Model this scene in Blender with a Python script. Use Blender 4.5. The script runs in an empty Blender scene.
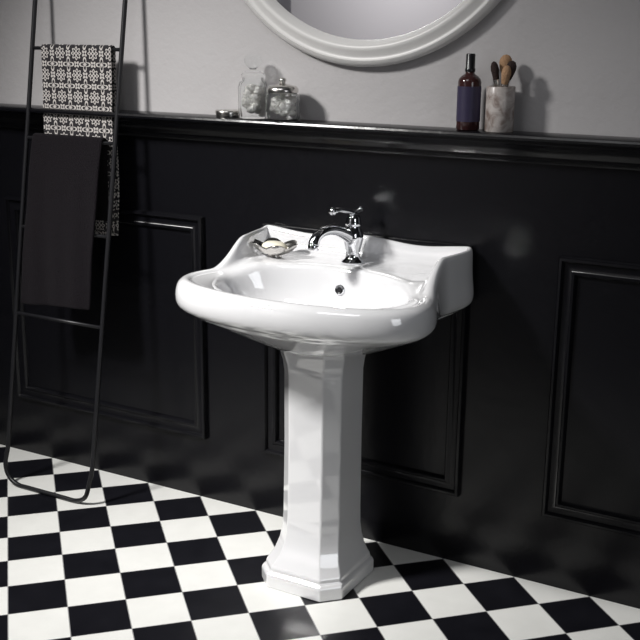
import bpy, bmesh, math, random
from mathutils import Vector, Matrix
random.seed(3)
D=bpy.data
col=bpy.context.collection
# ---------------- helpers ----------------
def mat(name, color=(.8,.8,.8), rough=.5, metal=0, bump=0, bscale=40, coat=0, var=0, trans=0, ior=1.45, spec=.5, sheen=0):
    m=D.materials.new(name); m.use_nodes=True; nt=m.node_tree; b=nt.nodes["Principled BSDF"]
    b.inputs["Base Color"].default_value=(*color,1); b.inputs["Roughness"].default_value=rough
    b.inputs["Metallic"].default_value=metal; b.inputs["IOR"].default_value=ior
    b.inputs["Coat Weight"].default_value=coat; b.inputs["Transmission Weight"].default_value=trans
    b.inputs["Specular IOR Level"].default_value=spec; b.inputs["Sheen Weight"].default_value=sheen
    tc=nt.nodes.new("ShaderNodeTexCoord")
    if bump:
        n=nt.nodes.new("ShaderNodeTexNoise"); n.inputs["Scale"].default_value=bscale; n.inputs["Detail"].default_value=3
        bp=nt.nodes.new("ShaderNodeBump"); bp.inputs["Strength"].default_value=bump; bp.inputs["Distance"].default_value=.01
        nt.links.new(tc.outputs["Object"],n.inputs["Vector"]); nt.links.new(n.outputs["Fac"],bp.inputs["Height"]); nt.links.new(bp.outputs[0],b.inputs["Normal"])
    if var:
        n=nt.nodes.new("ShaderNodeTexNoise"); n.inputs["Scale"].default_value=3; n.inputs["Detail"].default_value=5
        mx=nt.nodes.new("ShaderNodeMixRGB"); mx.inputs[1].default_value=(*[c*(1-var) for c in color],1); mx.inputs[2].default_value=(*[min(1,c*(1+var)) for c in color],1)
        nt.links.new(tc.outputs["Object"],n.inputs["Vector"]); nt.links.new(n.outputs["Fac"],mx.inputs[0]); nt.links.new(mx.outputs[0],b.inputs["Base Color"])
    return m
def mesh_obj(name, verts, faces, m, smooth=True, parent=None, loc=(0,0,0)):
    me=D.meshes.new(name); me.from_pydata([tuple(v) for v in verts],[],faces); me.update()
    bm=bmesh.new(); bm.from_mesh(me); bmesh.ops.recalc_face_normals(bm,faces=bm.faces); bm.to_mesh(me); bm.free()
    o=D.objects.new(name,me); col.objects.link(o); o.location=loc
    if m: me.materials.append(m)
    if smooth:
        for p in me.polygons: p.use_smooth=True
    if parent: o.parent=parent
    return o
def empty(name, loc=(0,0,0), rz=0):
    e=D.objects.new(name,None); col.objects.link(e); e.location=loc; e.rotation_euler=(0,0,rz); e.empty_display_size=.05; return e
def box(name,x0,x1,y0,y1,z0,z1,m,parent=None,bev=0):
    v=[(x,y,z) for x in (x0,x1) for y in (y0,y1) for z in (z0,z1)]
    f=[(0,1,3,2),(4,6,7,5),(0,4,5,1),(2,3,7,6),(0,2,6,4),(1,5,7,3)]
    o=mesh_obj(name,v,f,m,False,parent)
    if bev:
        b=o.modifiers.new("b","BEVEL"); b.width=bev; b.segments=3
    return o
def lathe(name, prof, m, segs=48, parent=None, loc=(0,0,0), rot=None, flute=0, nfl=0):
    v=[];f=[]
    for r,z in prof:
        for i in range(segs):
            a=2*math.pi*i/segs
            rr=r*(1+flute*math.cos(nfl*a)) if flute else r
            v.append((rr*math.cos(a),rr*math.sin(a),z))
    n=len(prof)
    for j in range(n-1):
        for i in range(segs):
            k=(i+1)%segs
            f.append((j*segs+i,j*segs+k,(j+1)*segs+k,(j+1)*segs+i))
    if prof[0][0]>1e-5: f.append(tuple(range(segs)))
    if prof[-1][0]>1e-5: f.append(tuple((n-1)*segs+i for i in range(segs)))
    o=mesh_obj(name,v,f,m,True,parent,loc)
    bm=bmesh.new(); bm.from_mesh(o.data); bmesh.ops.remove_doubles(bm,verts=bm.verts,dist=1e-6)
    bmesh.ops.recalc_face_normals(bm,faces=bm.faces); bm.to_mesh(o.data); bm.free()
    o.data.set_sharp_from_angle(angle=math.radians(50))
    if rot: o.rotation_euler=rot
    return o
def catmull(pts,n=8):
    out=[]; P=[Vector(p) for p in pts]
    for i in range(len(P)-1):
        p0=P[max(i-1,0)];p1=P[i];p2=P[i+1];p3=P[min(i+2,len(P)-1)]
        for k in range(n):
            t=k/n
            out.append(.5*((2*p1)+(p2-p0)*t+(2*p0-5*p1+4*p2-p3)*t*t+(3*p1-p0-3*p2+p3)*t**3))
    out.append(P[-1]); return out
def tube(name, pts, rad, m, segs=16, parent=None, smooth_path=True, flat=1.0):
    P=catmull(pts,8) if smooth_path else [Vector(p) for p in pts]
    n=len(P)
    if callable(rad): R=[rad(i/(n-1)) for i in range(n)]
    else: R=[rad]*n
    v=[];f=[]; up=None
    for i,p in enumerate(P):
        t=(P[min(i+1,n-1)]-P[max(i-1,0)]).normalized()
        if up is None:
            up=Vector((0,0,1)) if abs(t.z)<.9 else Vector((1,0,0))
        s=t.cross(up).normalized(); up=s.cross(t).normalized()
        for k in range(segs):
            a=2*math.pi*k/segs
            v.append(p+s*math.cos(a)*R[i]+up*math.sin(a)*R[i]*flat)
    for i in range(n-1):
        for k in range(segs):
            l=(k+1)%segs
            f.append((i*segs+k,i*segs+l,(i+1)*segs+l,(i+1)*segs+k))
    f.append(tuple(range(segs))); f.append(tuple((n-1)*segs+k for k in range(segs)))
    return mesh_obj(name,v,f,m,True,parent)
def sstep(a,b,x):
    t=max(0,min(1,(x-a)/(b-a))); return t*t*(3-2*t)

# ---------------- materials ----------------
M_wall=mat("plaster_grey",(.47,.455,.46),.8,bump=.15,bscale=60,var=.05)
M_black=mat("black_satin_paint",(.0045,.0045,.006),.24,bump=.10,bscale=22,spec=.4)
M_cer=mat("white_ceramic",(.80,.80,.815),.04,coat=1,bump=.03,bscale=12,ior=1.6)
M_cer.node_tree.nodes["Principled BSDF"].inputs["Coat IOR"].default_value=1.7
M_chrome=mat("chrome",(.82,.83,.85),.07,metal=1)
M_iron=mat("black_iron",(.010,.010,.012),.4)
M_frame=mat("white_frame",(.62,.61,.60),.35)
M_mirror=mat("mirror_glass",(.8,.8,.82),.02,metal=1)
M_glass=mat("clear_glass",(.98,.99,.99),.02,trans=1,ior=1.25)
M_cotton=mat("cotton",(.85,.83,.80),.9,bump=.6,bscale=120)
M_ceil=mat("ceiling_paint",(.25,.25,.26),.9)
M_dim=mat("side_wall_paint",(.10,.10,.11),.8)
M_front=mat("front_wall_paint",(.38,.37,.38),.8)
M_silver=mat("brushed_silver",(.66,.64,.61),.25,metal=1)
M_soap=mat("ivory_soap",(.88,.83,.68),.4)
M_dark=mat("black_plastic_hole_shade",(.01,.01,.012),.25)  # plastic parts, and the painted shade of the overflow opening
M_label=mat("bottle_label",(.030,.024,.060),.5,bump=.1)
M_amber=mat("amber_glass",(.045,.018,.018),.10,coat=.4)
M_tan=mat("tan_bristle",(.50,.30,.17),.9,bump=.8,bscale=300)
M_brn=mat("brown_bristle",(.035,.02,.018),.9,bump=.8,bscale=300)
M_wood=mat("brush_handle",(.45,.33,.24),.4)
M_dtowel=mat("dark_terry",(.0085,.0065,.009),1.0,bump=1,bscale=350,sheen=.03,spec=.1)

M_marb=mat("marble",(.6,.55,.52),.3); nt=M_marb.node_tree; b=nt.nodes["Principled BSDF"]
tc=nt.nodes.new("ShaderNodeTexCoord"); n=nt.nodes.new("ShaderNodeTexNoise"); n.inputs["Scale"].default_value=30; n.inputs["Detail"].default_value=6; n.inputs["Distortion"].default_value=1.2
cr=nt.nodes.new("ShaderNodeValToRGB"); cr.color_ramp.elements[0].position=.35; cr.color_ramp.elements[0].color=(.20,.15,.13,1); cr.color_ramp.elements[1].position=.6; cr.color_ramp.elements[1].color=(.50,.46,.44,1)
nt.links.new(tc.outputs["Object"],n.inputs["Vector"]); nt.links.new(n.outputs["Fac"],cr.inputs[0]); nt.links.new(cr.outputs[0],b.inputs["Base Color"])

M_floor=mat("checker_tiles",(.8,.8,.8),.28); nt=M_floor.node_tree; b=nt.nodes["Principled BSDF"]; L=nt.links
def mth(nt,op,a,bv=None,cv=None):
    x=nt.nodes.new("ShaderNodeMath"); x.operation=op
    for i,v in enumerate((a,bv,cv)):
        if v is None: continue
        if isinstance(v,(int,float)): x.inputs[i].default_value=v
        else: nt.links.new(v,x.inputs[i])
    return x.outputs[0]
tc=nt.nodes.new("ShaderNodeTexCoord"); sp=nt.nodes.new("ShaderNodeSeparateXYZ"); L.new(tc.outputs["Object"],sp.inputs[0])
k=1/.2121
u=mth(nt,'ADD',mth(nt,'MULTIPLY',mth(nt,'ADD',sp.outputs[0],sp.outputs[1]),k),.071+100)
v=mth(nt,'ADD',mth(nt,'MULTIPLY',mth(nt,'SUBTRACT',sp.outputs[0],sp.outputs[1]),k),.0446+100)
par=mth(nt,'MODULO',mth(nt,'ADD',mth(nt,'FLOOR',u),mth(nt,'FLOOR',v)),2)
isblk=mth(nt,'GREATER_THAN',par,.5)
def edge(s):
    fr=mth(nt,'FRACT',s); return mth(nt,'MINIMUM',fr,mth(nt,'SUBTRACT',1,fr))
ed=mth(nt,'MINIMUM',edge(u),edge(v)); gr=mth(nt,'LESS_THAN',ed,.008)
nz=nt.nodes.new("ShaderNodeTexNoise"); nz.inputs["Scale"].default_value=14; nz.inputs["Detail"].default_value=6; L.new(tc.outputs["Object"],nz.inputs["Vector"])
w=nt.nodes.new("ShaderNodeMixRGB"); w.inputs[1].default_value=(.78,.78,.75,1); w.inputs[2].default_value=(.90,.90,.87,1); L.new(nz.outputs["Fac"],w.inputs[0])
bk=nt.nodes.new("ShaderNodeMixRGB"); bk.inputs[1].default_value=(.004,.004,.006,1); bk.inputs[2].default_value=(.012,.012,.016,1); L.new(nz.outputs["Fac"],bk.inputs[0])
m1=nt.nodes.new("ShaderNodeMixRGB"); L.new(isblk,m1.inputs[0]); L.new(w.outputs[0],m1.inputs[1]); L.new(bk.outputs[0],m1.inputs[2])
m2=nt.nodes.new("ShaderNodeMixRGB"); L.new(gr,m2.inputs[0]); L.new(m1.outputs[0],m2.inputs[1]); m2.inputs[2].default_value=(.30,.30,.30,1)
L.new(m2.outputs[0],b.inputs["Base Color"])
bp=nt.nodes.new("ShaderNodeBump"); bp.inputs["Strength"].default_value=.06; bp.inputs["Distance"].default_value=.01; L.new(nz.outputs["Fac"],bp.inputs["Height"]); L.new(bp.outputs[0],b.inputs["Normal"])

M_dam=mat("damask_towel",(.5,.5,.5),.95,sheen=.1); nt=M_dam.node_tree; b=nt.nodes["Principled BSDF"]
tc=nt.nodes.new("ShaderNodeTexCoord")
sp=nt.nodes.new("ShaderNodeSeparateXYZ"); nt.links.new(tc.outputs["Object"],sp.inputs[0])
SC=15.5
def cell(ox,oz):
    U=mth(nt,'SUBTRACT',mth(nt,'FRACT',mth(nt,'ADD',mth(nt,'MULTIPLY',sp.outputs[0],SC),ox+50)),.5)
    V=mth(nt,'SUBTRACT',mth(nt,'FRACT',mth(nt,'ADD',mth(nt,'MULTIPLY',sp.outputs[2],SC),oz+50)),.5)
    r=mth(nt,'SQRT',mth(nt,'ADD',mth(nt,'MULTIPLY',U,U),mth(nt,'MULTIPLY',V,V)))
    return r,mth(nt,'ARCTAN2',V,U)
def flower(r,th,pet,rad,amp,ph=0.0):
    c=mth(nt,'COSINE',mth(nt,'ADD',mth(nt,'MULTIPLY',th,pet),ph))
    lim=mth(nt,'ADD',mth(nt,'MULTIPLY',c,amp),rad)
    return mth(nt,'LESS_THAN',r,lim)
def XOR(a,b_): return mth(nt,'ABSOLUTE',mth(nt,'SUBTRACT',a,b_))
rA,tA=cell(0,0); rB,tB=cell(.5,.5); rC,tC=cell(.5,0); rD,tD=cell(0,.5)
A=XOR(flower(rA,tA,8,.27,.045),flower(rA,tA,8,.20,.05)); A=XOR(A,flower(rA,tA,4,.12,.05)); A=XOR(A,flower(rA,tA,4,.045,0))
B=XOR(flower(rB,tB,4,.25,.10,0),flower(rB,tB,4,.17,.08,0)); B=XOR(B,flower(rB,tB,8,.09,.03))
Cc_=XOR(flower(rC,tC,4,.13,.05,3.1416),flower(rC,tC,4,.05,.01)); Dd=XOR(flower(rD,tD,4,.13,.05,3.1416),flower(rD,tD,4,.05,.01))
g=XOR(XOR(A,B),XOR(Cc_,Dd))
mx=nt.nodes.new("ShaderNodeMixRGB"); mx.inputs[1].default_value=(.015,.013,.016,1); mx.inputs[2].default_value=(.50,.47,.45,1); nt.links.new(g,mx.inputs[0]); nt.links.new(mx.outputs[0],b.inputs["Base Color"])

# ---------------- room ----------------
XL,XR,YB,H=-2.6,2.8,-4.2,2.8
box("floor",XL,XR,YB,.1,-.1,0,M_floor)
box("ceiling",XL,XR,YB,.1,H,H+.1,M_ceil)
box("wall_back",XL,XR,.01,.12,0,H,M_wall)
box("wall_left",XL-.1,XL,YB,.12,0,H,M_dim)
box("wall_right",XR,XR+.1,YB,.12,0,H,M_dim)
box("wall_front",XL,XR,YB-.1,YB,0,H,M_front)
box("trim_wainscot",XL,XR,0,.01,0,1.21,M_black)
prof=[(0,1.22),(-.088,1.22),(-.094,1.217),(-.096,1.212),(-.094,1.206),(-.088,1.203),(-.078,1.203),(-.078,1.197),(-.072,1.192),(-.058,1.188),(-.046,1.180),(-.038,1.170),(-.034,1.162),(-.026,1.160),(-.026,1.154),(-.018,1.150),(-.014,1.144),(0,1.142)]
def extrude_x(name,prof,x0,x1,m):
    n=len(prof); v=[(x0,y,z) for y,z in prof]+[(x1,y,z) for y,z in prof]
    f=[(i,(i+1)%n,n+(i+1)%n,n+i) for i in range(n)]+[tuple(range(n)),tuple(range(n,2*n))]
    o=mesh_obj(name,v,f,m,True); o.data.set_sharp_from_angle(angle=math.radians(35)); return o
extrude_x("trim_shelf",prof,XL,XR,M_black)
def panel(name,x0,x1,z0,z1):
    pr=[(0,0),(0,.012),(.004,.017),(.010,.018),(.014,.013),(.016,.008),(.026,.006),(.034,.009),(.038,.013),(.043,.013),(.047,.008),(.049,0)]
    v=[];f=[]
    for d,h in pr:
        for x,z in ((x0+d,z0+d),(x1-d,z0+d),(x1-d,z1-d),(x0+d,z1-d)): v.append((x,-h,z))
    for j in range(len(pr)-1):
        for i in range(4):
            kk=(i+1)%4; f.append((j*4+i,j*4+kk,(j+1)*4+kk,(j+1)*4+i))
    o=mesh_obj(name,v,f,M_black,True); o.data.set_sharp_from_angle(angle=math.radians(40)); return o
Z0,Z1=.205,.916
panel("trim_1",-1.21,-.404,Z0,Z1); panel("trim_2",-.190,.454,Z0,Z1); panel("trim_3",.692,1.34,Z0,Z1); panel("trim_4",-2.2,-1.42,Z0,Z1); panel("trim_5",1.55,2.2,Z0,Z1)

# ---------------- mirror ----------------
mr=empty("round_wall_mirror",(.128,0.009,1.865))
pr=[(.495,0),(.498,.02),(.492,.030),(.482,.034),(.476,.030),(.470,.030),(.458,.038),(.448,.040),(.440,.034),(.436,.026),(.432,.022),(.428,.010)]
o=lathe("frame",pr+[(.426,0.002)],M_frame,128,mr,rot=(math.radians(90),0,0))
bm=bmesh.new(); bm.from_mesh(o.data); bmesh.ops.delete(bm,geom=[f for f in bm.faces if len(f.verts)>10],context='FACES'); bm.to_mesh(o.data); bm.free()
lathe("glass",[(0,.004),(.431,.004),(.431,.010),(.0,.010)],M_mirror,128,mr,rot=(math.radians(90),0,0))

# ---------------- basin ----------------
CX=.145
half=[(0,0),(.10,0),(.20,0),(.28,0),(.316,-.003),(.330,-.02),(.331,-.06),(.322,-.12),(.314,-.17),(.320,-.225),(.342,-.285),(.358,-.345),(.352,-.405),(.315,-.458),(.245,-.500),(.155,-.527),(.07,-.540),(0,-.543)]
C=catmull([(x,y,0) for x,y in half],16)
ln=[0]
for i in range(1,len(C)): ln.append(ln[-1]+(C[i]-C[i-1]).length)
NH=90; S=[]
for q in range(NH+1):
    t=ln[-1]*q/NH
    j=max(1,next((i for i in range(len(ln)) if ln[i]>=t-1e-9),len(ln)-1))
    w_=(t-ln[j-1])/max(1e-9,ln[j]-ln[j-1]); S.append(C[j-1].lerp(C[j],w_))
O=[Vector((p.x,p.y)) for p in S]+[Vector((-p.x,p.y)) for p in reversed(S[1:-1])]
N=len(O)
nrm=[]
for i in range(N):
    t=(O[(i+2)%N]-O[(i-2)%N]).normalized(); nn=Vector((t.y,-t.x))
    if nn.dot(Vector((0,-.27))-O[i])<0: nn=-nn
    nrm.append(nn)
RX,RY,BY=.268,.172,-.312
def bowl(i,s=1,c=0.0):
    d=(O[i]-Vector((0,BY))).normalized()
    r=1/math.sqrt((d.x/RX)**2+(d.y/RY)**2)
    return Vector((0,BY+c))+d*r*s
def ped(i,s=1):
    d=(O[i]-Vector((0,BY))).normalized(); return Vector((d.x*.100*s,-.225+d.y*.11*s))
W=[sstep(-.285,-.165,p.y) for p in O]
WV=[.006*math.cos(p.x/.33*2*math.pi)*sstep(-.05,0,p.y) for p in O]
T=[.838+.074*w_+wv for w_,wv in zip(W,WV)]
DK=[.830+.022*w_ for w_ in W]
rings=[]
def ring(fn): rings.append([fn(i) for i in range(N)])
ring(lambda i:(ped(i,.2),.655)); ring(lambda i:(ped(i,.9),.648)); ring(lambda i:(ped(i,1.08),.655))
for s,z in ((.80,.668),(.60,.690),(.40,.714),(.22,.736),(.13,.747)):
    ring(lambda i,s=s,z=z:(ped(i,1.08).lerp(O[i],1-s),z))
ring(lambda i:(O[i]+nrm[i]*.026,.753)); ring(lambda i:(O[i]+nrm[i]*.018,.757)); ring(lambda i:(O[i]+nrm[i]*.007,.765)); ring(lambda i:(O[i]+nrm[i]*.001,.778)); ring(lambda i:(O[i],.795))
ring(lambda i:(O[i]+nrm[i]*.002,.811)); ring(lambda i:(O[i]+nrm[i]*.007,.825+(T[i]-.838)*.40))
ring(lambda i:(O[i]+nrm[i]*(.013-.006*W[i]),T[i]-.007)); ring(lambda i:(O[i]+nrm[i]*(.022-.009*W[i]),T[i]-.001)); ring(lambda i:(O[i]+nrm[i]*(.032-.012*W[i]),T[i])); ring(lambda i:(O[i]+nrm[i]*(.040-.014*W[i]),T[i]-.004))
ring(lambda i:(O[i]+nrm[i]*(.045-.013*W[i]),DK[i]*.6+T[i]*.4-.003)); ring(lambda i:(O[i]+nrm[i]*(.050-.008*W[i]),DK[i]+.001))
ring(lambda i:((O[i]+nrm[i]*.050).lerp(bowl(i,1.03),.5),DK[i]-.001))
ring(lambda i:(bowl(i,1.03),DK[i]-.003)); ring(lambda i:(bowl(i,.99),DK[i]-.010)); ring(lambda i:(bowl(i,.965),DK[i]-.022))
for s,z in ((.93,.787),(.87,.757),(.77,.729),(.62,.708),(.42,.697),(.22,.692),(.10,.690),(.02,.690)):
    ring(lambda i,s=s,z=z:(bowl(i,s),z))
v=[];f=[]
for rg in rings:
    for p,z in rg: v.append((CX+p.x,min(p.y,0)-.0015,z))
for j in range(len(rings)-1):
    for i in range(N):
        kk=(i+1)%N; f.append((j*N+i,j*N+kk,(j+1)*N+kk,(j+1)*N+i))
f.append(tuple(range(N))); f.append(tuple((len(rings)-1)*N+i for i in range(N)))
bas=empty("pedestal_washbasin",(0,0,0))
bo=mesh_obj("basin",v,f,M_cer,True,bas)
su=bo.modifiers.new("u","SUBSURF"); su.levels=1; su.render_levels=1
def octo(hw,y0,y1,c,z):
    return [(CX-hw+c,y0,z),(CX+hw-c,y0,z),(CX+hw,y0+c,z),(CX+hw,y1-c,z),(CX+hw-c,y1,z),(CX-hw+c,y1,z),(CX-hw,y1-c,z),(CX-hw,y0+c,z)]
secs=[(.126,-.397,-.120,.044,0),(.126,-.397,-.120,.044,.034),(.122,-.393,-.124,.043,.041),(.117,-.386,-.128,.041,.045),(.116,-.385,-.129,.041,.056),(.109,-.376,-.132,.040,.068),(.100,-.362,-.136,.039,.088),(.093,-.350,-.138,.038,.115),(.089,-.342,-.140,.037,.145),(.087,-.338,-.140,.036,.19),(.086,-.335,-.140,.036,.40),(.087,-.335,-.140,.036,.59),(.090,-.338,-.137,.037,.62),(.096,-.344,-.132,.038,.645),(.099,-.347,-.130,.038,.665)]
v=[];f=[]
for s in secs: v+=octo(*s)
for j in range(len(secs)-1):
    for i in range(8):
        kk=(i+1)%8; f.append((j*8+i,j*8+kk,(j+1)*8+kk,(j+1)*8+i))
f.append(tuple(range(8))); f.append(tuple((len(secs)-1)*8+i for i in range(8)))
po=mesh_obj("pedestal",v,f,M_cer,True,bas)
bv=po.modifiers.new("b","BEVEL"); bv.width=.007; bv.segments=4; bv.limit_method='ANGLE'; bv.angle_limit=math.radians(25); bv.harden_normals=True
OY=-.1565
lathe("overflow_ring",[(.006,-.006),(.007,.002),(.012,.003),(.0145,.001),(.015,-.006)],M_chrome,32,bas,(CX,OY,.790),rot=(math.radians(74),0,0))
lathe("overflow_shade",[(0,0),(.007,0),(.007,.0032),(0,.0032)],M_dark,24,bas,(CX,OY,.790),rot=(math.radians(74),0,0))  # solid black disc painted in for the shade inside the overflow
lathe("drain",[(0,.004),(.018,.005),(.022,.003),(.03,.003),(.032,-.002)],M_chrome,32,bas,(CX,BY,.691))

# ---------------- faucet ----------------
fa=empty("basin_faucet",(CX,-.083,.8505),math.radians(-14)); fa.scale=(1.06,1.06,1.06)
lathe("body",[(.0,0),(.029,0),(.030,.004),(.027,.008),(.021,.012),(.018,.020),(.019,.034),(.023,.050),(.026,.062),(.0265,.070),(.024,.080),(.019,.090),(.0175,.096),(.021,.099),(.0215,.104),(.019,.108),(.0185,.114),(.016,.122),(.010,.128),(.0,.130)],M_chrome,48,fa)
tube("spout",[(0,-.005,.062),(0,-.035,.080),(0,-.075,.094),(0,-.110,.094),(0,-.136,.084),(0,-.147,.066)],lambda t:.018-.006*math.sin(t*2.5),M_chrome,20,fa)
lathe("aerator",[(0,0),(.0125,0),(.014,.002),(.014,.013),(.012,.016),(0,.016)],M_chrome,24,fa,(0,-.149,.053),rot=(math.radians(-14),0,0))
tube("lever",[(0,.026,.135),(0,.012,.131),(0,-.004,.131),(0,-.028,.137),(0,-.055,.143),(0,-.075,.142)],lambda t:.0075+.0035*t,M_chrome,16,fa,flat=.6)
lathe("lever_knob",[(0,-.010),(.006,-.009),(.010,-.003),(.010,.003),(.006,.009),(0,.010)],M_chrome,20,fa,(0,-.078,.142))
lathe("lever_tail",[(0,-.007),(.006,-.005),(.008,0),(.006,.005),(0,.007)],M_chrome,20,fa,(0,.028,.136))
lathe("lever_stem",[(.011,.118),(.010,.133),(0,.137)],M_chrome,20,fa)

# ---------------- soap dish ----------------
sd=empty("soap_dish",(-.078,-.125,.8545))
v=[];f=[];n1=120
rr=[(0,.003),(.020,.002),(.034,.005),(.048,.011),(.060,.019),(.068,.026)]
for j,(r,z) in enumerate(rr):
    for i in range(n1):
        a=2*math.pi*i/n1; kf=j/5
        pt=abs(math.cos(3*a))
        sc=1+.24*kf*pt-.14*kf
        v.append((r*sc*math.cos(a),r*sc*math.sin(a)*.78,z+.012*kf*kf*pt))
for j in range(5):
    for i in range(n1):
        kk=(i+1)%n1; f.append((j*n1+i,j*n1+kk,(j+1)*n1+kk,(j+1)*n1+i))
do=mesh_obj("dish",v,f,M_silver,True,sd); so=do.modifiers.new("s","SOLIDIFY"); so.thickness=.002
lathe("foot",[(0,-.0025),(.020,-.0025),(.018,.003),(0,.003)],M_silver,32,sd)
lathe("soap",[(0,0),(.026,.0),(.036,.006),(.039,.013),(.036,.021),(.024,.028),(0,.030)],M_soap,40,sd,(0,0,.010)).scale=(1,.75,1)

# ---------------- ladder ----------------
ld=empty("towel_ladder",(0,0,0))
def rail(side,z):
    t=z/1.85
    xb,xt=((-.690,-.625) if side else (-1.050,-.975))
    return Vector((xb+(xt-xb)*t,-.245+.235*t,z))
r_=.0072
pts=[rail(1,1.83),rail(1,1.4),rail(1,.8),rail(1,.3),rail(1,.14)]
P1=[tuple(p) for p in pts]+[(-.692,-.243,.07),(-.708,-.245,.028),(-.745,-.246,.0085),(-.80,-.247,.0078),(-.945,-.247,.0078),(-.995,-.246,.0085),(-1.032,-.245,.028),(-1.048,-.243,.07)]+[tuple(rail(0,z)) for z in (.14,.3,.8,1.4,1.83)]
tube("rails",P1,r_,M_iron,14,ld)
for i,z in enumerate((.572,.850,1.128,1.400,1.672)):
    tube("rung_%d"%(i+1),[rail(0,z),rail(1,z)],.0055,M_iron,12,ld,smooth_path=False)
def towel(name,x0,x1,zr,yr,front,back,m,off,shear=0,seed=0,th=.006,lean=0,amp=1):
    path=[]
    n=26
    for i in range(n+1): 
        z=zr-front+front*i/n; path.append((-off-lean*(zr-z)-(.006*min(1,(zr-z)/.1) if lean else 0),z,1-i/n))
    for i in range(1,8):
        a=math.pi*i/8; path.append((-off*math.cos(a),zr+off*math.sin(a)*.9,0))
    for i in range(n+1):
        path.append((off,zr-back*i/n,i/n))
    nx=30; v=[];f=[]
    for dy,z,h in path:
        for k_ in range(nx+1):
            s=k_/nx
            x=x0+(x1-x0)*s + shear*(zr-z)+.004*math.sin(z*19+seed)*h
            wv=(.0035*math.sin(s*9+seed+z*4)*h+.002*math.sin(s*21+z*7+seed)*h)*amp
            zz=z-(.008*math.sin(s*3+seed) if h>.98 else 0)
            v.append((x,yr+dy+wv*(1 if dy<0 else .3),zz))
    for j in range(len(path)-1):
        for k_ in range(nx):
            a=j*(nx+1)+k_; f.append((a,a+1,a+nx+2,a+nx+1))
    o=mesh_obj(name,v,f,m,True); s=o.modifiers.new("s","SOLIDIFY"); s.thickness=th; s.offset=0
    su=o.modifiers.new("u","SUBSURF"); su.levels=1; su.render_levels=1
    return o
yr1=rail(1,1.4).y; yr2=rail(1,1.128).y
towel("patterned_towel",-.948,-.672,1.402,yr1,.55,.57,M_dam,.010,shear=-.02,seed=1,th=.004,amp=.5)
towel("dark_hand_towel",-.970,-.690,1.130,yr2,.515,.25,M_dtowel,.0115,shear=-.045,seed=2,th=.008,lean=.127)

# ---------------- shelf objects ----------------
SZ=1.2205
j1=empty("tall_glass_jar",(-.198,-.045,SZ))
lathe("glass_body",[(0,0),(.036,0),(.039,.004),(.041,.02),(.041,.085),(.037,.098),(.030,.104),(.030,.112),(.027,.112),(.027,.103),(.034,.096),(.038,.084),(.038,.02),(.035,.006),(0,.006)],M_glass,64,j1,flute=.015,nfl=16)
lathe("stopper",[(0,.113),(.032,.113),(.033,.118),(.028,.126),(.014,.131),(.010,.136),(.018,.142),(.024,.152),(.024,.162),(.018,.170),(.008,.175),(0,.176)],M_glass,48,j1)
def balls(parent,R,z0,z1,n,r0,m):
    vv=[];ff=[]
    for q in range(n):
        a=random.uniform(0,6.28); rr_=R*math.sqrt(random.random()); z=z0+(z1-z0)*q/n; r=r0*random.uniform(.85,1.1)
        bm=bmesh.new(); bmesh.ops.create_icosphere(bm,subdivisions=2,radius=r)
        base=len(vv)
        for vt in bm.verts: vv.append((vt.co.x*random.uniform(.93,1.05)+rr_*math.cos(a),vt.co.y+rr_*math.sin(a),vt.co.z*.85+z))
        for fc in bm.faces: ff.append(tuple(base+x.index for x in fc.verts))
        bm.free()
    return mesh_obj("cotton_balls",vv,ff,m,True,parent)
balls(j1,.024,.020,.086,55,.0115,M_cotton)
j2=empty("lidded_glass_jar",(-.092,-.060,SZ))
lathe("glass_body",[(0,0),(.041,0),(.047,.005),(.048,.02),(.048,.060),(.044,.070),(.037,.074),(.035,.074),(.041,.068),(.045,.058),(.045,.02),(.041,.006),(0,.006)],M_glass,64,j2,flute=.012,nfl=20)
lathe("silver_lid",[(0,.075),(.043,.075),(.044,.078),(.043,.086),(.037,.092),(.020,.096),(.010,.098),(.007,.101),(.011,.106),(.010,.111),(.005,.114),(0,.1145)],M_silver,48,j2)
balls(j2,.030,.020,.058,55,.0115,M_cotton)
tn=empty("small_round_tin",(-.282,-.045,SZ))
lathe("tin",[(0,0),(.034,0),(.035,.002),(.035,.010),(.037,.011),(.037,.017),(.035,.019),(.010,.0205),(0,.0205)],M_silver,48,tn)
bt=empty("toiletry_bottle",(.447,-.050,SZ))
lathe("body",[(0,0),(.026,0),(.029,.003),(.029,.118),(.027,.126),(.020,.133),(.012,.138),(.011,.145),(0,.145)],M_amber,48,bt)
lathe("label",[(.0293,.022),(.0297,.022),(.0297,.108),(.0293,.108)],M_label,48,bt)
lathe("cap",[(0,.143),(.0125,.143),(.0130,.146),(.0130,.150),(.0115,.152),(.0115,.184),(.010,.187),(0,.187)],M_dark,32,bt)
cu=empty("makeup_brush_holder",(.528,-.045,SZ))
lathe("cup",[(0,0),(.034,0),(.0355,.002),(.0355,.108),(.034,.110),(.031,.110),(.030,.107),(.030,.008),(0,.008)],M_marb,48,cu)
def brush(nm,bx,by,tx,ty,L_,m,w_,hm):
    e=empty(nm,(bx,by,.010)); e.parent=cu
    d=Vector((tx,ty,L_)).normalized(); e.rotation_euler=d.to_track_quat('Z','Y').to_euler()
    lathe("handle",[(0,0),(.003,.002),(.005,.03),(.0045,L_-.055)],hm,16,e)
    lathe("ferrule",[(.0048,L_-.056),(.006,L_-.05),(.0075,L_-.032),(.0078,L_-.028)],M_silver,20,e)
    lathe("bristles",[(.0075,L_-.030),(w_*.8,L_-.018),(w_,L_-.004),(w_*.9,L_+.006),(w_*.55,L_+.014),(0,L_+.017)],m,24,e)
brush("brush_a",.010,0,-.026,-.01,.146,M_brn,.010,M_dark)
brush("brush_b",-.008,.01,.012,.004,.160,M_tan,.016,M_wood)
brush("brush_c",-.010,-.01,.036,.006,.150,M_brn,.013,M_dark)
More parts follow.
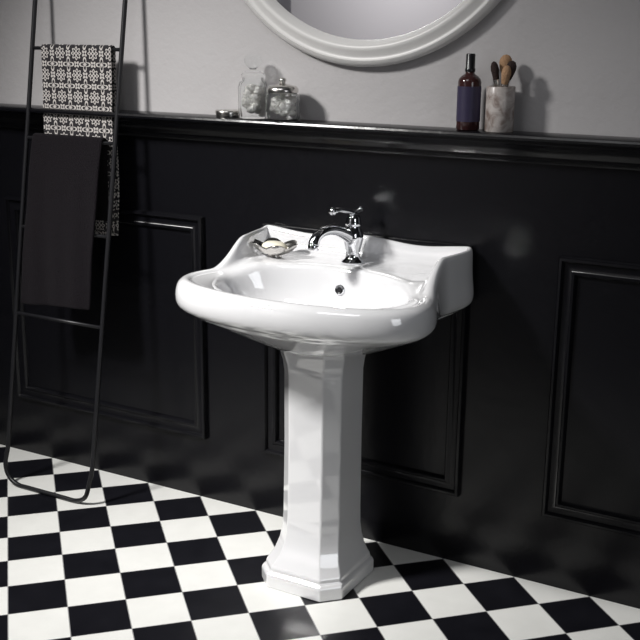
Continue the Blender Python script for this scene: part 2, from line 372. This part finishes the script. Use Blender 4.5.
brush("brush_d",-.004,-.004,.024,-.018,.138,M_tan,.012,M_wood)

# ---------------- lights ----------------
def area(name,loc,tgt,size,power,color=(1,1,1),sy=None,spread=180):
    l=D.lights.new(name,'AREA'); l.energy=power; l.size=size; l.color=color; l.spread=math.radians(spread)
    if sy: l.shape='RECTANGLE'; l.size_y=sy
    o=D.objects.new(name,l); col.objects.link(o); o.location=loc
    o.rotation_euler=(Vector(tgt)-Vector(loc)).to_track_quat('-Z','Y').to_euler(); return o
area("key_softbox",(-1.3,-1.9,2.65),(-.25,-.45,.55),.35,18,(1,.985,.96),spread=64)
area("overhead_softbox",(.2,-1.6,2.7),(.0,-.7,.3),.8,6.5,(.97,.98,1))
area("side_fill",(2.5,-1.8,1.5),(.2,-.4,.5),.7,2,(.93,.96,1),1.3,spread=90)  # added soft fill from the right for the ceramic
area("mirror_fill",(-1.6,-3.2,2.7),(-1.8,-4.2,1.5),.6,26,(1,.98,.97),spread=110)  # added fill light, brightens the front wall that the mirror reflects
w=D.worlds.new("w"); bpy.context.scene.world=w; w.use_nodes=True; w.node_tree.nodes["Background"].inputs[0].default_value=(.5,.55,.62,1); w.node_tree.nodes["Background"].inputs[1].default_value=.2
bpy.context.scene.view_settings.view_transform='Standard'

# ---------------- camera ----------------
a=math.radians(29.1); th=math.radians(14.9); ro=math.radians(0.6); fpx=1074
Cc=Vector((1.46,-2.625,1.45))
F0=Vector((-math.sin(a),math.cos(a),0)); R0=Vector((math.cos(a),math.sin(a),0)); Z=Vector((0,0,1))
F=F0*math.cos(th)-Z*math.sin(th); U=F0*math.sin(th)+Z*math.cos(th)
R=R0*math.cos(ro)+U*math.sin(ro); U2=U*math.cos(ro)-R0*math.sin(ro)
cam=D.cameras.new("camera"); co=D.objects.new("camera",cam); col.objects.link(co)
Mx=Matrix((R,U2,-F)).transposed().to_4x4(); Mx.translation=Cc; co.matrix_world=Mx
cam.sensor_width=36; cam.lens=36*fpx/640; cam.clip_start=.05
bpy.context.scene.camera=co
